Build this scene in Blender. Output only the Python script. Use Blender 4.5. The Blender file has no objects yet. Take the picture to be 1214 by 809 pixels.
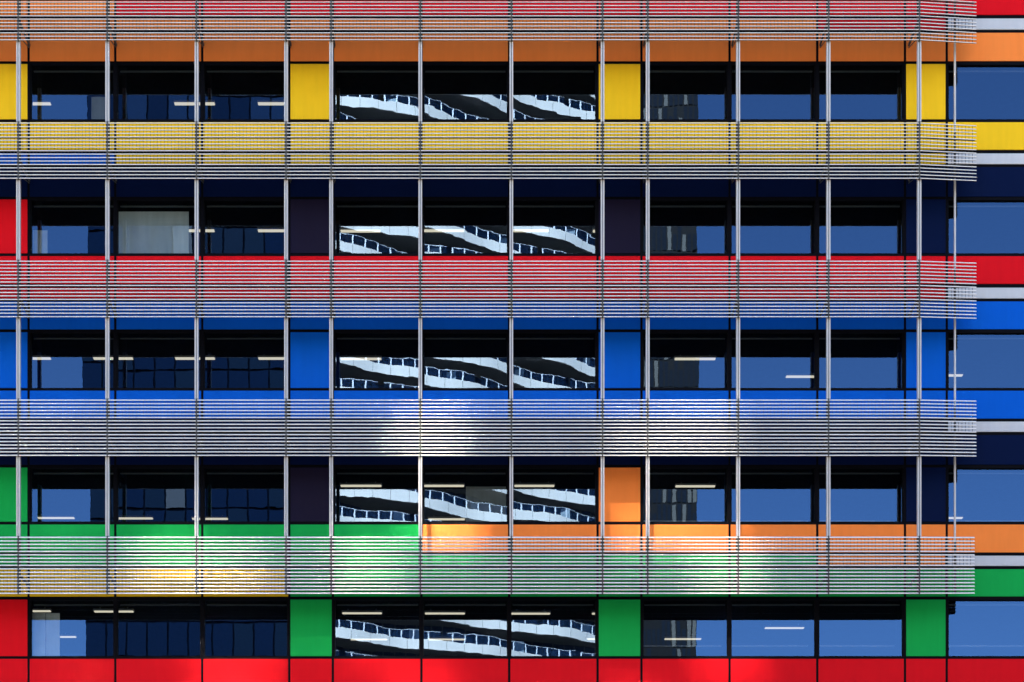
import bpy, bmesh, math, random
from mathutils import Vector, Matrix

rnd = random.Random(7)
S = bpy.context.scene
COL = S.collection
R = math.radians

# ------------------------------------------------------------------ survey grid
# facade plane is Y = 0 (camera side is -Y); drawing units of the elevation survey -> metres
D = 40.0          # camera to facade
U = 1 / 43.4      # metres per survey unit on the facade
CX, HY, EYE = 570.0, 1310.0, 1.6
def WX(u, d=0.0): return (u - CX) * U * (D - d) / D
def WZ(v, d=0.0): return EYE + (HY - v) * U * (D - d) / D

# ------------------------------------------------------------------ materials
def mat(name, col, rough=0.5, metal=0.0, spec=0.5, var=0.0, vscale=1.5, bump=0.0, bscale=40.0, rvar=0.0):
    m = bpy.data.materials.new(name); m.use_nodes = True
    nt = m.node_tree; b = nt.nodes['Principled BSDF']
    b.inputs['Base Color'].default_value = (*col, 1)
    b.inputs['Roughness'].default_value = rough
    b.inputs['Metallic'].default_value = metal
    b.inputs['Specular IOR Level'].default_value = spec
    tc = nt.nodes.new('ShaderNodeTexCoord')
    if var > 0 or rvar > 0:
        n = nt.nodes.new('ShaderNodeTexNoise'); n.inputs['Scale'].default_value = vscale
        n.inputs['Detail'].default_value = 6; n.inputs['Roughness'].default_value = 0.6
        nt.links.new(tc.outputs['Object'], n.inputs['Vector'])
        if var > 0:
            r = nt.nodes.new('ShaderNodeMapRange')
            r.inputs[1].default_value = 0.3; r.inputs[2].default_value = 0.7
            r.inputs[3].default_value = 1 - var; r.inputs[4].default_value = 1 + var
            nt.links.new(n.outputs['Fac'], r.inputs[0])
            mp = nt.nodes.new('ShaderNodeMapping'); mp.inputs['Scale'].default_value = (3.2, 3.2, 0.35)
            ns = nt.nodes.new('ShaderNodeTexNoise'); ns.inputs['Scale'].default_value = 2.4; ns.inputs['Detail'].default_value = 8
            nt.links.new(tc.outputs['Object'], mp.inputs[0]); nt.links.new(mp.outputs[0], ns.inputs['Vector'])
            rs = nt.nodes.new('ShaderNodeMapRange')
            rs.inputs[1].default_value = 0.35; rs.inputs[2].default_value = 0.65
            rs.inputs[3].default_value = 1 - var; rs.inputs[4].default_value = 1 + var * 0.6
            nt.links.new(ns.outputs['Fac'], rs.inputs[0])
            mu = nt.nodes.new('ShaderNodeMath'); mu.operation = 'MULTIPLY'
            nt.links.new(r.outputs[0], mu.inputs[0]); nt.links.new(rs.outputs[0], mu.inputs[1])
            r = mu
            mx = nt.nodes.new('ShaderNodeVectorMath'); mx.operation = 'SCALE'
            mx.inputs[0].default_value = col
            nt.links.new(r.outputs[0], mx.inputs['Scale'])
            nt.links.new(mx.outputs[0], b.inputs['Base Color'])
        if rvar > 0:
            r2 = nt.nodes.new('ShaderNodeMapRange')
            r2.inputs[1].default_value = 0.3; r2.inputs[2].default_value = 0.7
            r2.inputs[3].default_value = max(0, rough - rvar); r2.inputs[4].default_value = rough + rvar
            nt.links.new(n.outputs['Fac'], r2.inputs[0])
            nt.links.new(r2.outputs[0], b.inputs['Roughness'])
    if bump > 0:
        n2 = nt.nodes.new('ShaderNodeTexNoise'); n2.inputs['Scale'].default_value = bscale
        nt.links.new(tc.outputs['Object'], n2.inputs['Vector'])
        bp = nt.nodes.new('ShaderNodeBump'); bp.inputs['Strength'].default_value = 1.0
        bp.inputs['Distance'].default_value = bump
        nt.links.new(n2.outputs['Fac'], bp.inputs['Height'])
        nt.links.new(bp.outputs[0], b.inputs['Normal'])
    return m

def panel(name, col): return mat(name, col, rough=0.5, spec=0.03, var=0.026, vscale=1.1, rvar=0.08)
P = {
    'yellow': panel('yellow_paint', (0.89, 0.525, 0.014)),
    'orange': panel('orange_paint', (0.94, 0.24, 0.045)),
    'red':    panel('red_paint', (0.70, 0.006, 0.012)),
    'blue':   panel('blue_paint', (0.002, 0.10, 0.52)),
    'navy':   panel('navy_paint', (0.0016, 0.0065, 0.036)),
    'purple': panel('dark_purple_paint', (0.012, 0.0095, 0.025)),
    'green':  panel('green_paint', (0.008, 0.36, 0.065)),
    'white':  panel('white_paint', (0.54, 0.545, 0.55)),
}
M_JOINT = mat('black_joint', (0.003, 0.003, 0.005), 0.6, spec=0.04)
M_FRAME = mat('black_frame', (0.003, 0.003, 0.004), 0.5, spec=0.05)
M_SLAT = mat('pale_aluminium', (0.87, 0.825, 0.765), 0.6, 0.0, 0.1, var=0.05, vscale=0.9, rvar=0.08)
M_UNDER = mat('slat_underside_painted_shade', (0.05, 0.05, 0.055), 0.6, spec=0.1)  # shade on the slat backs put into the colour, blackens their reflection
M_POST = mat('post_aluminium', (0.56, 0.535, 0.505), 0.55, 0.0, 0.15, var=0.05, vscale=2)
M_POSTG = mat('post_groove', (0.12, 0.13, 0.15), 0.6)
M_BRK = mat('bracket_steel', (0.06, 0.058, 0.052), 0.6, var=0.3, vscale=20)
M_WIRE = mat('dark_wire', (0.02, 0.02, 0.02), 0.6)
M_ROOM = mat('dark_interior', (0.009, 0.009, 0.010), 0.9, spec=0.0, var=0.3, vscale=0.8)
M_MASS = mat('grey_render', (0.3, 0.3, 0.3), 0.8, var=0.1)
M_RAIL = mat('grey_rail', (0.12, 0.13, 0.13), 0.5)
M_GRAIL = mat('pale_guard_rail', (0.75, 0.76, 0.78), 0.4)
M_BOARD = mat('pale_fabric', (0.80, 0.84, 0.82), 0.8, var=0.06, vscale=2)
M_BOARD2 = mat('grey_fabric', (0.42, 0.45, 0.44), 0.8, var=0.08, vscale=2)
M_LAMPBODY = mat('lamp_housing', (0.3, 0.3, 0.3), 0.5)

def emis(name, col, k):
    m = bpy.data.materials.new(name); m.use_nodes = True
    nt = m.node_tree; nt.nodes.clear()
    e = nt.nodes.new('ShaderNodeEmission'); e.inputs[0].default_value = (*col, 1); e.inputs[1].default_value = k
    o = nt.nodes.new('ShaderNodeOutputMaterial'); nt.links.new(e.outputs[0], o.inputs[0])
    return m
M_TUBE = emis('lit_diffuser', (1.0, 0.86, 0.66), 0.165)

def glass_mat(name, tint, refl, fac, wav):
    m = bpy.data.materials.new(name); m.use_nodes = True
    nt = m.node_tree; nt.nodes.clear()
    t = nt.nodes.new('ShaderNodeBsdfTransparent'); t.inputs[0].default_value = (*tint, 1)
    g = nt.nodes.new('ShaderNodeBsdfGlossy'); g.inputs['Color'].default_value = (*refl, 1)
    g.inputs['Roughness'].default_value = 0.0
    tc = nt.nodes.new('ShaderNodeTexCoord')
    mp = nt.nodes.new('ShaderNodeMapping'); mp.inputs['Scale'].default_value = (1, 1, 1.6)
    n = nt.nodes.new('ShaderNodeTexNoise'); n.inputs['Scale'].default_value = 1.3
    n.inputs['Detail'].default_value = 2.0; n.inputs['Roughness'].default_value = 0.45
    oi = nt.nodes.new('ShaderNodeObjectInfo')
    ad = nt.nodes.new('ShaderNodeVectorMath'); ad.operation = 'ADD'
    sc = nt.nodes.new('ShaderNodeVectorMath'); sc.operation = 'SCALE'
    sc.inputs[0].default_value = (37, 11, 23); nt.links.new(oi.outputs['Random'], sc.inputs['Scale'])
    nt.links.new(tc.outputs['Object'], mp.inputs[0]); nt.links.new(mp.outputs[0], ad.inputs[0]); nt.links.new(sc.outputs[0], ad.inputs[1])
    nt.links.new(ad.outputs[0], n.inputs['Vector'])
    b = nt.nodes.new('ShaderNodeBump'); b.inputs['Strength'].default_value = 1.0; b.inputs['Distance'].default_value = wav
    nt.links.new(n.outputs['Fac'], b.inputs['Height']); nt.links.new(b.outputs[0], g.inputs['Normal'])
    mx = nt.nodes.new('ShaderNodeMixShader'); mx.inputs[0].default_value = fac
    o = nt.nodes.new('ShaderNodeOutputMaterial')
    nt.links.new(t.outputs[0], mx.inputs[1]); nt.links.new(g.outputs[0], mx.inputs[2]); nt.links.new(mx.outputs[0], o.inputs[0])
    return m
M_GLASS = glass_mat('coated_glass', (0.50, 0.55, 0.56), (0.41, 0.65, 1.0), 0.136, 0.00028)

# ------------------------------------------------------------------ mesh helpers
class MB:
    def __init__(s): s.v = []; s.f = []; s.mi = []; s.sm = []
    def poly(s, pts, faces, mi=0, smooth=False):
        o = len(s.v); s.v += [tuple(p) for p in pts]
        for f in faces: s.f.append([i + o for i in f]); s.mi.append(mi); s.sm.append(smooth)
    def box(s, x0, x1, y0, y1, z0, z1, mi=0):
        p = [(x0,y0,z0),(x1,y0,z0),(x1,y1,z0),(x0,y1,z0),(x0,y0,z1),(x1,y0,z1),(x1,y1,z1),(x0,y1,z1)]
        s.poly(p, [(0,3,2,1),(4,5,6,7),(0,1,5,4),(1,2,6,5),(2,3,7,6),(3,0,4,7)], mi)
    def bar(s, a, b, w, mi=0, n=4):
        a = Vector(a); b = Vector(b); d = (b - a).normalized()
        up = Vector((0,0,1)) if abs(d.z) < 0.9 else Vector((0,1,0))
        e1 = d.cross(up).normalized(); e2 = d.cross(e1)
        pts = []
        for c in (a, b):
            for k in range(n):
                t = 2*math.pi*(k+.5)/n; pts.append(c + e1*w*math.cos(t) + e2*w*math.sin(t))
        fs = [(k, (k+1)%n, n+(k+1)%n, n+k) for k in range(n)] + [tuple(range(n-1,-1,-1)), tuple(range(n, 2*n))]
        s.poly(pts, fs, mi)
    def build(s, name, mats, parent=None, bevel=0.0):
        me = bpy.data.meshes.new(name)
        me.from_pydata(s.v, [], s.f); 
        for m in (mats if isinstance(mats, (list, tuple)) else [mats]): me.materials.append(m)
        me.polygons.foreach_set('material_index', s.mi); me.polygons.foreach_set('use_smooth', s.sm)
        me.update()
        bm = bmesh.new(); bm.from_mesh(me); bmesh.ops.recalc_face_normals(bm, faces=bm.faces); bm.to_mesh(me); bm.free()
        o = bpy.data.objects.new(name, me); COL.objects.link(o)
        if parent is not None: o.parent = parent
        if bevel > 0:
            bv = o.modifiers.new('edge', 'BEVEL'); bv.width = bevel; bv.segments = 2; bv.limit_method = 'ANGLE'
        return o
def boxpart(name, m, parent, x0, x1, y0, y1, z0, z1, bevel=0.0, label=None):
    b = MB(); b.box(min(x0,x1), max(x0,x1), y0, y1, min(z0,z1), max(z0,z1))
    o = b.build(name, m, parent, bevel)
    if label: o['label'] = label
    return o
def tag(o, label=None, cat=None, group=None, kind=None):
    if label: o['label'] = label
    if cat: o['category'] = cat
    if group: o['group'] = group
    if kind: o['kind'] = kind
def empty(name, loc=(0,0,0)):
    o = bpy.data.objects.new(name, None); o.location = loc; o.empty_display_size = 0.5; COL.objects.link(o); return o

# ------------------------------------------------------------------ ground
g = MB(); g.box(-900, 900, -900, 900, -0.5, 0.0)
G = g.build('ground', mat('grey_paving', (0.10, 0.10, 0.10), 0.85, var=0.15, vscale=0.2)); tag(G, kind='structure')

# ------------------------------------------------------------------ the colourful office building
BL = empty('office_building', (0, 0, 0))
tag(BL, 'office building clad in bright coloured panels with pale horizontal sun louvres', 'building')

COLS = [-121, -18.5, 33.8, 136.6, 239.7, 342.9, 394.6, 499.6, 603.7, 708.5, 760.5, 865.0, 969.0, 1073.0, 1122.5, 1228.5, 1332.5]
# column index -> kind ; 1,5,9,13 are narrow solid panels
NARROW = {1: 0, 5: 1, 9: 2, 13: 3}
SILL = [(-15, 17.5), (145, 177.5), (303.8, 336.5), (463.3, 496.3), (622, 655), (781.3, 815)]
BAND = [(22, 35), (182, 194.5), (341.2, 353.8), (500, 512), (659, 671)]
HEAD = [(39, 72.3), (198.3, 233.2), (357.5, 390.3), (516, 551), (675, 707.2)]
WIN = [(76, 141.3), (236.6, 300.3), (394, 460), (554.5, 618.5), (711, 778)]
NARCOL = [['yellow','yellow','yellow','yellow'], ['red','purple','purple','navy'], ['blue','blue','blue','blue'],
          ['green','purple','orange','navy'], ['red','green','green','green']]
def sillcol(r, c):
    if r == 0: return 'orange' if c <= 2 else 'red'
    if r == 4: return 'green' if c <= 6 else 'orange'
    return {1:'yellow', 2:'red', 3:'blue', 5:'red'}[r]
def bandcol(r, c):
    if c >= 14: return 'white'
    if r == 0: return 'red' if c >= 12 else 'orange'
    if r == 1: return 'blue' if c <= 2 else 'yellow'
    if r == 2: return 'red'
    if r == 3: return 'navy'
    return 'orange' if c >= 12 else 'green'
def headcol(r, c):
    if r == 4: return 'yellow' if c <= 4 else 'green'
    return ['orange', 'navy', 'blue', 'navy'][r]

H = 1.45   # half joint
def add_panel(name, colname, u0, u1, v0, v1):
    j = rnd.uniform(-0.002, 0.002)
    boxpart(name, P[colname], BL, WX(u0 + H), WX(u1 - H), 0.0 + j, 0.07, WZ(v1), WZ(v0), 0.006, label=f'{colname} {name.replace("_", " ")}')
for c in range(len(COLS) - 1):
    u0, u1 = COLS[c], COLS[c+1]
    for r, (a, b) in enumerate(SILL): add_panel('sill_panel', sillcol(r, c), u0, u1, a, b)
    for r, (a, b) in enumerate(BAND): add_panel('band_panel', bandcol(r, c), u0, u1, a, b)
    for r, (a, b) in enumerate(HEAD): add_panel('head_panel', headcol(r, c), u0, u1, a, b)
    if c in NARROW:
        for r, (a, b) in enumerate(WIN): add_panel('infill_panel', NARCOL[r][NARROW[c]], u0, u1, a, b)

TOPV, BOTV = -19, 819
for u in COLS:
    boxpart('mullion', M_JOINT, BL, WX(u - 1.7), WX(u + 1.7), 0.016, 0.14, WZ(BOTV), WZ(TOPV))
# horizontal joints, a solid strip behind each gap
edges = []
allb = sorted(SILL + BAND + HEAD + WIN)
for (a0, a1), (b0, b1) in zip(allb, allb[1:]):
    boxpart('transom', M_JOINT, BL, WX(COLS[0]), WX(COLS[-1]), 0.020, 0.16, WZ(b0 + .3), WZ(a1 - .3))
# backing wall behind the solid panels (between windows)
solid = [(-19, 74)] + [(WIN[i][1] + 1.5, WIN[i+1][0] - 1.5) for i in range(4)] + [(779.5, 819)]
for a, b in solid:
    boxpart('slab_edge', M_ROOM, BL, WX(COLS[0]), WX(COLS[-1]), 0.165, 0.45, WZ(b), WZ(a))
    top = a + (4 if a > 0 else 0); bot = b - (14 if b < 779 else 0)
    boxpart('floor_slab', M_ROOM, BL, WX(COLS[0]), WX(COLS[-1]), 0.452, 9.0, WZ(bot), WZ(top))
for c in NARROW:
    for a, b in WIN:
        boxpart('pier', M_ROOM, BL, WX(COLS[c]+1), WX(COLS[c+1]-1), 0.085, 0.45, WZ(b+1.4), WZ(a-1.4))

# windows
def add_window(r, c):
    u0, u1 = COLS[c] + 1.6, COLS[c+1] - 1.6
    v0, v1 = WIN[r][0] - 2.0, WIN[r][1] + 1.2
    x0, x1, z0, z1 = WX(u0), WX(u1), WZ(v1), WZ(v0)
    f = MB(); t = 0.026; yb = 0.13
    f.box(x0, x1, 0.030, yb, z1 - t, z1); f.box(x0, x1, 0.030, yb, z0, z0 + t)
    f.box(x0, x0 + t, 0.032, yb, z0 + t, z1 - t); f.box(x1 - t, x1, 0.032, yb, z0 + t, z1 - t)
    fr = f.build('window', M_FRAME, BL)
    cx, cz = (x0 + x1)/2, (z0 + z1)/2
    gm = MB(); w, h = (x1 - x0)/2 - t + .01, (z1 - z0)/2 - t + .01
    gm.box(-w, w, -0.004, 0.004, -h, h)
    # single reflecting sheet, so keep only the front face
    gm2 = MB(); gm2.poly([(-w,0,-h),(w,0,-h),(w,0,h),(-w,0,h)], [(0,1,2,3)])
    gl = gm2.build('glass', M_GLASS, fr); gl.location = (cx, 0.075, cz)
    gl.rotation_euler = (R(rnd.gauss(0, 0.075)), 0, R(rnd.gauss(0, 0.07)))
    boxpart('blind_rail', M_RAIL, fr, x0 + .06, x1 - .06, 0.15, 0.19, WZ(WIN[r][0] + 4.6), WZ(WIN[r][0] + 3.4))
    if c >= 9:
        gz = WZ(WIN[r][1] - [9, 9, 12, 11, 20][r])
        boxpart('guard_rail', M_GRAIL, fr, x0 + .08, x1 - .08, 0.62, 0.64, gz, gz + 0.016)
    return fr
for r in range(5):
    for c in range(len(COLS) - 1):
        if c not in NARROW: add_window(r, c)
# building mass behind the rooms, side walls, roof and base
X0, X1 = WX(COLS[0]), WX(COLS[-1])
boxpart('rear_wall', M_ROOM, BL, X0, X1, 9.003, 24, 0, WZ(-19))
boxpart('side_wall', M_MASS, BL, X0 - .4, X0 - .003, 0.02, 24, 0, WZ(-19))
boxpart('side_wall', M_MASS, BL, X1 + .003, X1 + .4, 0.02, 24, 0, WZ(-19))
boxpart('roof', M_MASS, BL, X0 - .4, X1 + .4, -0.1, 24, WZ(-19) + .003, WZ(-50))
boxpart('base_wall', M_MASS, BL, X0, X1, 0.03, 9.0, 0, WZ(819) - .003)

# ------------------------------------------------------------------ posts and louvre screens
POSTS = [-84, 22, 127.5, 233.2, 339.3, 392.7, 498.3, 606.2, 714.3, 767.8, 875.0, 982.0, 1089.6]
DP = 0.86
SCREENS = [(-17.3, 47.5), (146.3, 211.6), (310.0, 375.7), (474.6, 540.0), (637.3, 703.4)]
NSL = 17
for u in POSTS + [1132]:
    for i in range(4):
        va, vb = SCREENS[i][1] + .6, SCREENS[i+1][0] - .8
        b = MB()
        if u == 1132:
            x = WX(u, .45); b.box(x - .021, x + .021, -.48, -.42, WZ(vb, DP), WZ(va, .45), 0)
            b.build('slim_post', [M_POST], BL, 0.004)
            continue
        hw = 0.047; x = WX(u, DP); z0, z1 = WZ(vb, DP), WZ(va, DP)
        b.box(x - hw, x - 0.011, -DP - .05, -DP + .05, z0, z1, 0)
        b.box(x + 0.011, x + hw, -DP - .05, -DP + .05, z0, z1, 0)
        b.box(x - 0.0105, x + 0.0105, -DP - .02, -DP + .04, z0 + .002, z1 - .002, 1)
        b.build('post', [M_POST, M_POSTG], BL)
DS = 0.94
TILT = R(33)
prof = []
for k in range(10):
    t = 2*math.pi*k/10
    a, b_ = 0.058*math.cos(t), 0.0130*math.sin(t)
    prof.append((a*math.cos(TILT) - b_*math.sin(TILT), a*math.sin(TILT) + b_*math.cos(TILT)))
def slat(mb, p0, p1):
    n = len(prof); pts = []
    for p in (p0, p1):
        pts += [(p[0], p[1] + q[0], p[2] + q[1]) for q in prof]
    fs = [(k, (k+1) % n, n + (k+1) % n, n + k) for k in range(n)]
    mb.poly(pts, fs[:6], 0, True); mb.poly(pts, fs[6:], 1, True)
    mb.poly([pts[i] for i in range(n)], [tuple(range(n))]); mb.poly([pts[n+i] for i in range(n)], [tuple(range(n))])
for r, (va, vb) in enumerate(SCREENS):
    for i in range(len(POSTS)):
        last = i == len(POSTS) - 1
        u0 = POSTS[i] + 0.9; u1 = (POSTS[i+1] - 0.9) if not last else (1157 if r < 4 else 1155)
        d0, d1 = DS, DS - (0.24 if last else 0.0)
        rise = 3.8 * U if last else 0.0
        sb = MB()
        for k in range(NSL):
            v = va + (vb - va) * k / (NSL - 1)
            z = WZ(v, DS)
            j = rnd.uniform(-0.001, 0.001)
            slat(sb, (WX(u0, d0), -d0, z + j), (WX(u1, d1), -d1, z + rise + j + rnd.uniform(-.001, .001)))
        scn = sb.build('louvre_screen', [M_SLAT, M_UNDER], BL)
        # upright wires behind the slats and a thin tie angle
        wb = MB(); n = int((u1 - u0) / 4.1)
        zt, zb = WZ(va - .5, DS), WZ(vb + .5, DS)
        for q in range(1, n):
            f = q / n
            X = WX(u0, d0)*(1-f) + WX(u1, d1)*f; dd = d0*(1-f) + d1*f; zz = rise*f
            wb.box(X - .0045, X + .0045, -dd - .0045, -dd + .0045, zb + zz, zt + zz)
        wb.build('wire_grid', M_WIRE, scn)
        tb = MB(); vt = va + (vb - va) * 3.5 / 16
        tb.bar((WX(u0, d0), -d0 + .11, WZ(vt, DS)), (WX(u1, d1), -d1 + .11, WZ(vt, DS) + rise), 0.012)
        tb.build('tie_bar', M_BRK, scn)
    xs_ = WX(1132, .45)
    boxpart('bracket', M_BRK, BL, xs_ - .022, xs_ + .022, -.475, -.425, WZ(vb + .5, .45), WZ(va - .6, DP))
    for u in POSTS:
        bb = MB(); x = WX(u, DS); xp = WX(u, DP)
        bb.box(xp - .05, xp + .05, -DP + .02, -DP + .06, WZ(vb + .5, DP), WZ(va - .7, DP))
        bb.box(x - .015, x + .015, -DS - .04, -DS + .03, WZ(vb + 1.2, DS), WZ(va - 1.2, DS))
        bb.box(x - .02, x + .02, -DP + .052, 0.01, WZ(vb - 20, DP), WZ(vb - 23, DP))
        bb.bar((x, -DP + .06, WZ(vb - 4, DP)), (x, 0.01, WZ(vb - 18.5, DP)), 0.012)
        bb.build('bracket', M_BRK, BL)

# ------------------------------------------------------------------ ceiling lamps, blinds behind the glass
STOREY = ['top row', 'second row', 'middle row', 'second lowest row', 'lowest row']
SIDE = {(1,603):' at left', (1,703):' at right', (2,12):' at left', (2,111):' at right', (4,13):' at left', (4,112):' at right', (4,606.0):' at left', (4,606):' at left', (4,702):' at right'}
ORD = {2:'first',3:'second',4:'third',6:'fourth',7:'fifth',8:'sixth',10:'seventh',11:'eighth',12:'ninth',14:'far right',15:'far right'}
LAMPS = {
 0: [(12,60,125),(207,254.5,125),(306,354,125)],
 1: [(207,254,275.5),(306,354,275.5),(404,451,276),(503,550.5,275.5),(603,650.5,275.5),(703,750,276)],
 2: [(12,60,427),(111,157.5,427),(208,254.5,427),(306.5,354,427),(404,452,427.5),(800,848,427.5),(932,968,448.5),(1094,1141,447)],
 3: [(404,452,578),(503,550,578),(610,657,578),(801,847.5,578.5),(45,88,616),(139,181,616.5),(228,270,617),(508,551,617.5),(1098,1141,616)],
 4: [(13,60,726.5),(112,158,727),(406,452.5,729),(504,551,729.3),(606,652,729.5),(702,748,729.5),(71,90,757),(416,459,760),(508,551,760),(696,739,759.5),(788,831,759.5),(907,953,746.5)],
}
for r, lst in LAMPS.items():
    vl = WIN[r][0] - 10 + 12   # lamps hang just below the slab
    vl = WIN[r][0] - 8
    seen = {}
    for (a, b, v) in lst:
        k = (HY - vl) / (HY - v); t = D * (k - 1)
        x0, x1 = (a - CX) * U * k, (b - CX) * U * k
        z = WZ(vl)
        m = MB()
        m.box(x0, x1, t - .05, t + .05, z + .03, z + .05, 1)
        m.box(x0 - .02, x1 + .02, t - .07, t + .07, z + .052, z + .10, 0)
        m.box(x0 + .15, x0 + .17, t - .01, t + .01, z + .10, WZ(WIN[r][0]-15.0), 0)
        m.box(x1 - .17, x1 - .15, t - .01, t + .01, z + .10, WZ(WIN[r][0]-15.0), 0)
        o = m.build('ceiling_lamp', [M_LAMPBODY, M_TUBE])
        o.location = (0, 0, 0)
        vis = b if b - 15 < COLS[[i for i in range(len(COLS)-1) if COLS[i] <= b][-1]] else b
        cmid = (max(a, 34) + min(b, 1214)) / 2
        ci = [i for i in range(len(COLS) - 1) if COLS[i] <= cmid][-1]
        while ci in NARROW: ci += 1 if cmid > 1000 or cmid < 34 else -1
        depth = 'far back' if t > 3.3 else 'near the glass'
        win = ORD[ci] + (' window' if ci > 12 else ' window from left')
        end = SIDE.get((r, a), '')
        lab = f'lit strip lamp {depth}{end}, {win}, {STOREY[r]}'
        tag(o, lab, 'lamp', 'strip lamps hanging inside the windows')
def board(name, r, u0, u1, v0, v1, t, m, label, cat, seam=None):
    k = (D + t) / D
    b = MB(); X = lambda u: (u - CX)*U*k
    Z = lambda v: EYE + (HY - v)*U*k
    us = [u0] + ([seam] if seam else []) + [u1]
    for a, c in zip(us, us[1:]):
        b.box(X(a) + .006, X(c) - .006, t, t + .02, Z(v1), Z(v0))
    o = b.build(name, m, None, 0.004); tag(o, label, cat)
    return o
board('roller_blind', 1, 138, 224, 251, 301.5, .35, M_BOARD, 'wide pale grey blind covering most of the second window in the second row', 'blind')
board('display_board', 1, 36.5, 56.5, 273, 300.5, .5, M_BOARD, 'small pale board in the corner of the first window in the second row', 'board', 46)
board('display_board', 0, 108, 126, 115, 141.5, .6, M_BOARD2, 'narrow grey green board at right of the first window in the top row', 'board')
board('roller_blind', 4, 36.5, 71, 727, 778, .30, M_BOARD, 'pale blue blind with a middle seam in the first window of the lowest row', 'blind', 54)
board('partition', 3, 552, 600, 577, 620, .8, M_BOARD2, 'grey green partition behind right half of the fifth window in the second lowest row', 'partition')

# ------------------------------------------------------------------ buildings across the street (seen mirrored in the windows)
M_TW = mat('white_render', (0.95, 0.85, 0.74), 0.6, var=0.03)
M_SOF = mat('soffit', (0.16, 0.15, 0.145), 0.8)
M_DGL = mat('dark_blue_glazing', (0.03, 0.05, 0.10), 0.12, spec=0.5)
M_COAT = mat('coated_navy_glazing', (0.003, 0.009, 0.028), 0.016, spec=0.5)
M_NAVY2 = mat('deep_navy_glazing', (0.006, 0.014, 0.03), 0.08, spec=0.10)
M_BGL = glass_mat('balustrade_glass', (0.42, 0.50, 0.54), (0.9, 0.95, 1), 0.10, 0.0)
M_RL = mat('pale_rail', (0.75, 0.75, 0.75), 0.4)
TW = empty('apartment_tower', (0, -118, 0))
tag(TW, 'tall apartment tower with curving white balconies across the street', 'building')
def L(o):   # parent keeping world placement
    o.parent = TW; o.matrix_parent_inverse = Matrix.Translation((0, 118, 0)); return o
TX0, TX1 = -20.5, 17.0
def edge(x, k):
    ph = 1.7 * math.sin(k * 1.9)
    f = (x + 14.6)
    y = 110 + 0.33 * f + 0.0035 * f * f * (1 if f > 0 else -1)
    y += 0.55 * math.sin(x * 0.42 + ph) + 0.13 * math.sin(x * 0.9 + 2.1 * ph)
    if x > 13: y += (x - 13) ** 2 * 0.35
    if x < -18.5: y += (x + 18.5) ** 2 * 0.5
    return -y
NX = 60
FH = 3.08
for k in range(5, 39):
    z = k * FH
    xs = [TX0 + (TX1 - TX0) * i / NX for i in range(NX + 1)]
    mb = MB(); back = -128
    # slab soffit, white upstand
    for i in range(NX):
        xa, xb = xs[i], xs[i+1]; ya, yb = edge(xa, k), edge(xb, k)
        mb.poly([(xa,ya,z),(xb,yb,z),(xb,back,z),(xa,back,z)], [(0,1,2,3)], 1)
        mb.poly([(xa,ya,z),(xb,yb,z),(xb,yb,z+1.0),(xa,ya,z+1.0)], [(0,1,2,3)], 0, True)
        mb.poly([(xa,ya-.2,z+.25),(xb,yb-.2,z+.25),(xb,yb-.2,z+1.0),(xa,ya-.2,z+1.0)], [(0,1,2,3)], 0, True)
        mb.poly([(xa,ya,z+1.0),(xb,yb,z+1.0),(xb,yb-.2,z+1.0),(xa,ya-.2,z+1.0)], [(0,1,2,3)], 0)
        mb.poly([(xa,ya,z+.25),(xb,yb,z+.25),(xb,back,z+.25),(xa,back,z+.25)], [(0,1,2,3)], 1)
    for i in range(0, NX, 3):
        xa = xs[i]; ya = edge(xa, k)
        mb.box(xa - .02, xa + .02, ya - .05, ya + .006, z + .01, z + 0.99, 1)
    bal = L(mb.build('balcony', [M_TW, M_SOF]))
    rb = MB()
    for i in range(NX):
        xa, xb = xs[i], xs[i+1]; ya, yb = edge(xa, k) - .1, edge(xb, k) - .1
        if (i + k * 7) % 23 == 0: continue
        rb.bar((xa, ya, z+1.9), (xb, yb, z+1.9), 0.03, 0)
        rb.poly([(xa,ya,z+1.05),(xb,yb,z+1.05),(xb,yb,z+1.85),(xa,ya,z+1.85)], [(0,1,2,3)], 1)
        if i % 2 == 0: rb.box(xa-.07, xa+.07, ya-.03, ya+.03, z+1.0, z+1.85)
        if (i + k * 5) % 17 == 0: rb.box(xa-.5, xa+.5, ya-1.6, ya-1.5, z+.3, z+2.5)
    b2 = rb.build('balustrade', [M_RL, M_BGL]); b2.parent = bal
    # a few dividing screens on the balconies
    if k % 2 == 0:
        pass
gb = MB()
for i in range(30):
    xa = TX0 + 1 + (TX1 - TX0 - 2) * i / 30; xb = TX0 + 1 + (TX1 - TX0 - 2) * (i + 1) / 30
    ya, yb = edge(xa, 0) - 2.6, edge(xb, 0) - 2.6
    gb.poly([(xa,ya,0),(xb,yb,0),(xb,yb,122.5),(xa,ya,122.5)], [(0,1,2,3)], 0)
    gb.box(xa-.06, xa+.06, ya-.02, ya+.10, 0, 122.5, 1)
gb.box(TX0 + 1, TX1 - 1, -150, -135, 0, 126, 1)
L(gb.build('glazed_wall', [M_DGL, M_SOF]))

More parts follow.
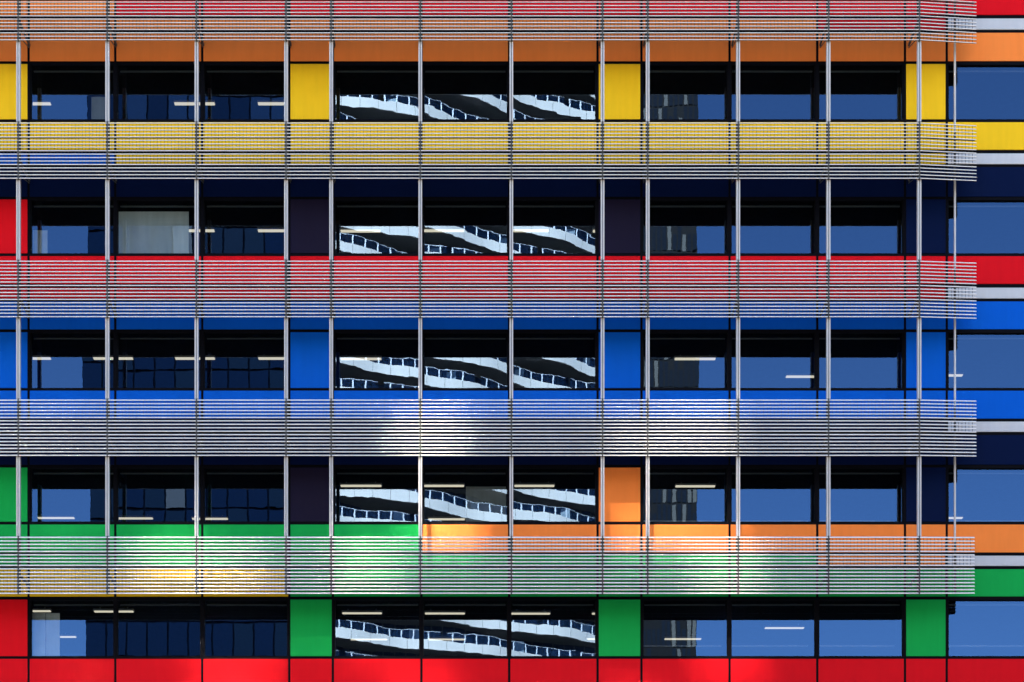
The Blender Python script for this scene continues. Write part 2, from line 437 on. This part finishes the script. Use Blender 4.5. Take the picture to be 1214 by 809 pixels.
def grid_building(name, label, x0, x1, y, depth, h, bay, fh, m_pane, m_frame, m_pale, pale_p, seed, warp=0, top_z=0):
    rr = random.Random(seed)
    e = empty(name, ((x0+x1)/2, -y, 0)); tag(e, label, 'building')
    inv = Matrix.Translation(((-(x0+x1)/2), y, 0))
    b = MB(); b.box(x0, x1, -y - depth, -y - .1, 0, h); o = b.build('wall', m_frame); o.parent = e; o.matrix_parent_inverse = inv
    b = MB(); nb = int((x1 - x0) / bay); nf = int(h / fh)
    for i in range(nb):
        for k in range(4, nf):
            xa = x0 + (x1-x0)*i/nb + .09; xb = x0 + (x1-x0)*(i+1)/nb - .09
            mi = 1 if rr.random() < pale_p else (2 if top_z and k*fh > top_z and rr.random() < (.30 if i < 2 else .58) else (3 if warp and rr.random() < .35 else 0))
            z0, z1 = k*fh + .12, (k+1)*fh - (.12 if rr.random() < .7 or warp else 1.2)
            if warp:   # glass units never sit quite true in their frames
                ty, tz = math.tan(R(max(-.6, min(.6, rr.gauss(0, warp))))), math.tan(R(max(-.22, min(.22, rr.gauss(0, warp)))))
                f = lambda X, Z: -y + .03 + (X - (xa+xb)/2)*ty + (Z - (z0+z1)/2)*tz
                b.poly([(xa, f(xa,z0), z0), (xb, f(xb,z0), z0), (xb, f(xb,z1), z1), (xa, f(xa,z1), z1)], [(0,1,2,3)], mi)
                b.poly([(xa, -y-.05, z0), (xb, -y-.05, z0), (xb, -y-.05, z1), (xa, -y-.05, z1)], [(0,1,2,3)], mi)
            else:
                b.box(xa, xb, -y - .09, -y - .02 + rr.uniform(-.01, .01), z0, z1, mi)
    o = b.build('curtain_wall', [m_pane, m_pale, M_COAT, M_NAVY2]); o.parent = e; o.matrix_parent_inverse = inv
    return e
M_NAVYGL = mat('navy_glazing', (0.003, 0.009, 0.028), 0.03, spec=0.22)
M_NAVYFR = mat('navy_frame', (0.002, 0.004, 0.009), 0.7, spec=0.0)
M_PALE = mat('pale_blinds', (0.022, 0.03, 0.045), 0.7)
M_COAT.node_tree.nodes['Principled BSDF'].inputs['IOR'].default_value = 2.05
grid_building('glass_office_block', 'dark blue glass office block across the street', -39.4, -18.9, 106, 20, 110.6, 1.95, 3.56, M_NAVYGL, M_NAVYFR, M_PALE, 0.06, 3, 0.45, 95.0)
M_BRN = mat('brown_cladding', (0.010, 0.010, 0.011), 0.6, spec=0.1)
M_BRP = mat('bronze_glazing', (0.012, 0.015, 0.02), 0.15, spec=0.3)
M_PALE2 = mat('pale_blind_strip', (0.11, 0.10, 0.085), 0.7)
grid_building('bronze_apartment_block', 'dark bronze high block with pale window strips across the street', 18.9, 25.4, 132, 15, 126, 0.55, 3.3, M_BRP, M_BRN, M_PALE2, 0.22, 5)

M_BRICK = mat('tan_brick', (0.115, 0.088, 0.064), 0.8, var=0.2)
M_GREYGL = mat('grey_glazing', (0.02, 0.025, 0.03), 0.15)
M_PALE3 = mat('grey_blinds', (0.16, 0.16, 0.15), 0.7)
for (x0, x1, y, h, lab) in [(-34, -8, 58, 26.5, 'low tan brick block below the glass tower across the street'),
                            (-7, 18, 60, 25.0, 'low tan brick block below the balcony tower across the street'),
                            (19, 44, 59, 26.0, 'low tan brick block at right across the street'),
                            (-82, -45, 52, 58, 'tall tan brick block far left across the street'),
                            (50, 90, 52, 62, 'tall tan brick block far right across the street')]:
    grid_building('brick_block', lab, x0, x1, y, 14, h, 3.0, 3.4, M_GREYGL, M_BRICK, M_PALE3, 0.15, int(x0) + 99)

# ------------------------------------------------------------------ light, sky
SUN_EL, SUN_AZ = 40.0, -13.7      # the sun stands behind this building and lights the far side of the street
sd = bpy.data.lights.new('sun', 'SUN'); sd.energy = 5.0; sd.angle = R(0.5); sd.color = (1.0, 0.89, 0.75)
so = bpy.data.objects.new('sun', sd); COL.objects.link(so); so.location = (0, 60, 120)
dirv = Vector((math.sin(R(SUN_AZ))*math.cos(R(SUN_EL)), math.cos(R(SUN_AZ))*math.cos(R(SUN_EL)), math.sin(R(SUN_EL))))
so.rotation_euler = dirv.to_track_quat('Z', 'Y').to_euler()
W = bpy.data.worlds.new('World'); S.world = W; W.use_nodes = True
nt = W.node_tree; bg = nt.nodes['Background']
sk = nt.nodes.new('ShaderNodeTexSky'); sk.sky_type = 'NISHITA'; sk.sun_disc = False
sk.sun_elevation = R(SUN_EL); sk.sun_rotation = R(SUN_AZ); sk.ozone_density = 6.0; sk.dust_density = 0.0; sk.air_density = 1.0
nt.links.new(sk.outputs[0], bg.inputs[0]); bg.inputs[1].default_value = 0.07

# ------------------------------------------------------------------ camera
cd = bpy.data.cameras.new('camera'); co = bpy.data.objects.new('camera', cd); COL.objects.link(co)
co.location = (0, -D, EYE); co.rotation_euler = (R(90), 0, 0)
cd.sensor_width = 36; cd.lens = D / U / 1214 * 36
cd.shift_x = (607 - CX) / 1214; cd.shift_y = (HY - 404.5) / 1214
cd.clip_start = 0.5; cd.clip_end = 3000
S.camera = co
S.render.engine = 'CYCLES'
S.cycles.use_denoising = True
S.cycles.max_bounces = 10; S.cycles.diffuse_bounces = 5; S.cycles.glossy_bounces = 4; S.cycles.transparent_max_bounces = 12
S.cycles.use_adaptive_sampling = False
S.cycles.blur_glossy = 0.0; S.cycles.sample_clamp_indirect = 0.0; S.cycles.caustics_reflective = True
S.cycles.use_guiding = True; S.cycles.use_surface_guiding = True; S.cycles.guiding_training_samples = 128
S.view_settings.view_transform = 'Standard'; S.view_settings.look = 'None'
S.view_settings.exposure = 3.12; S.view_settings.gamma = 1.0
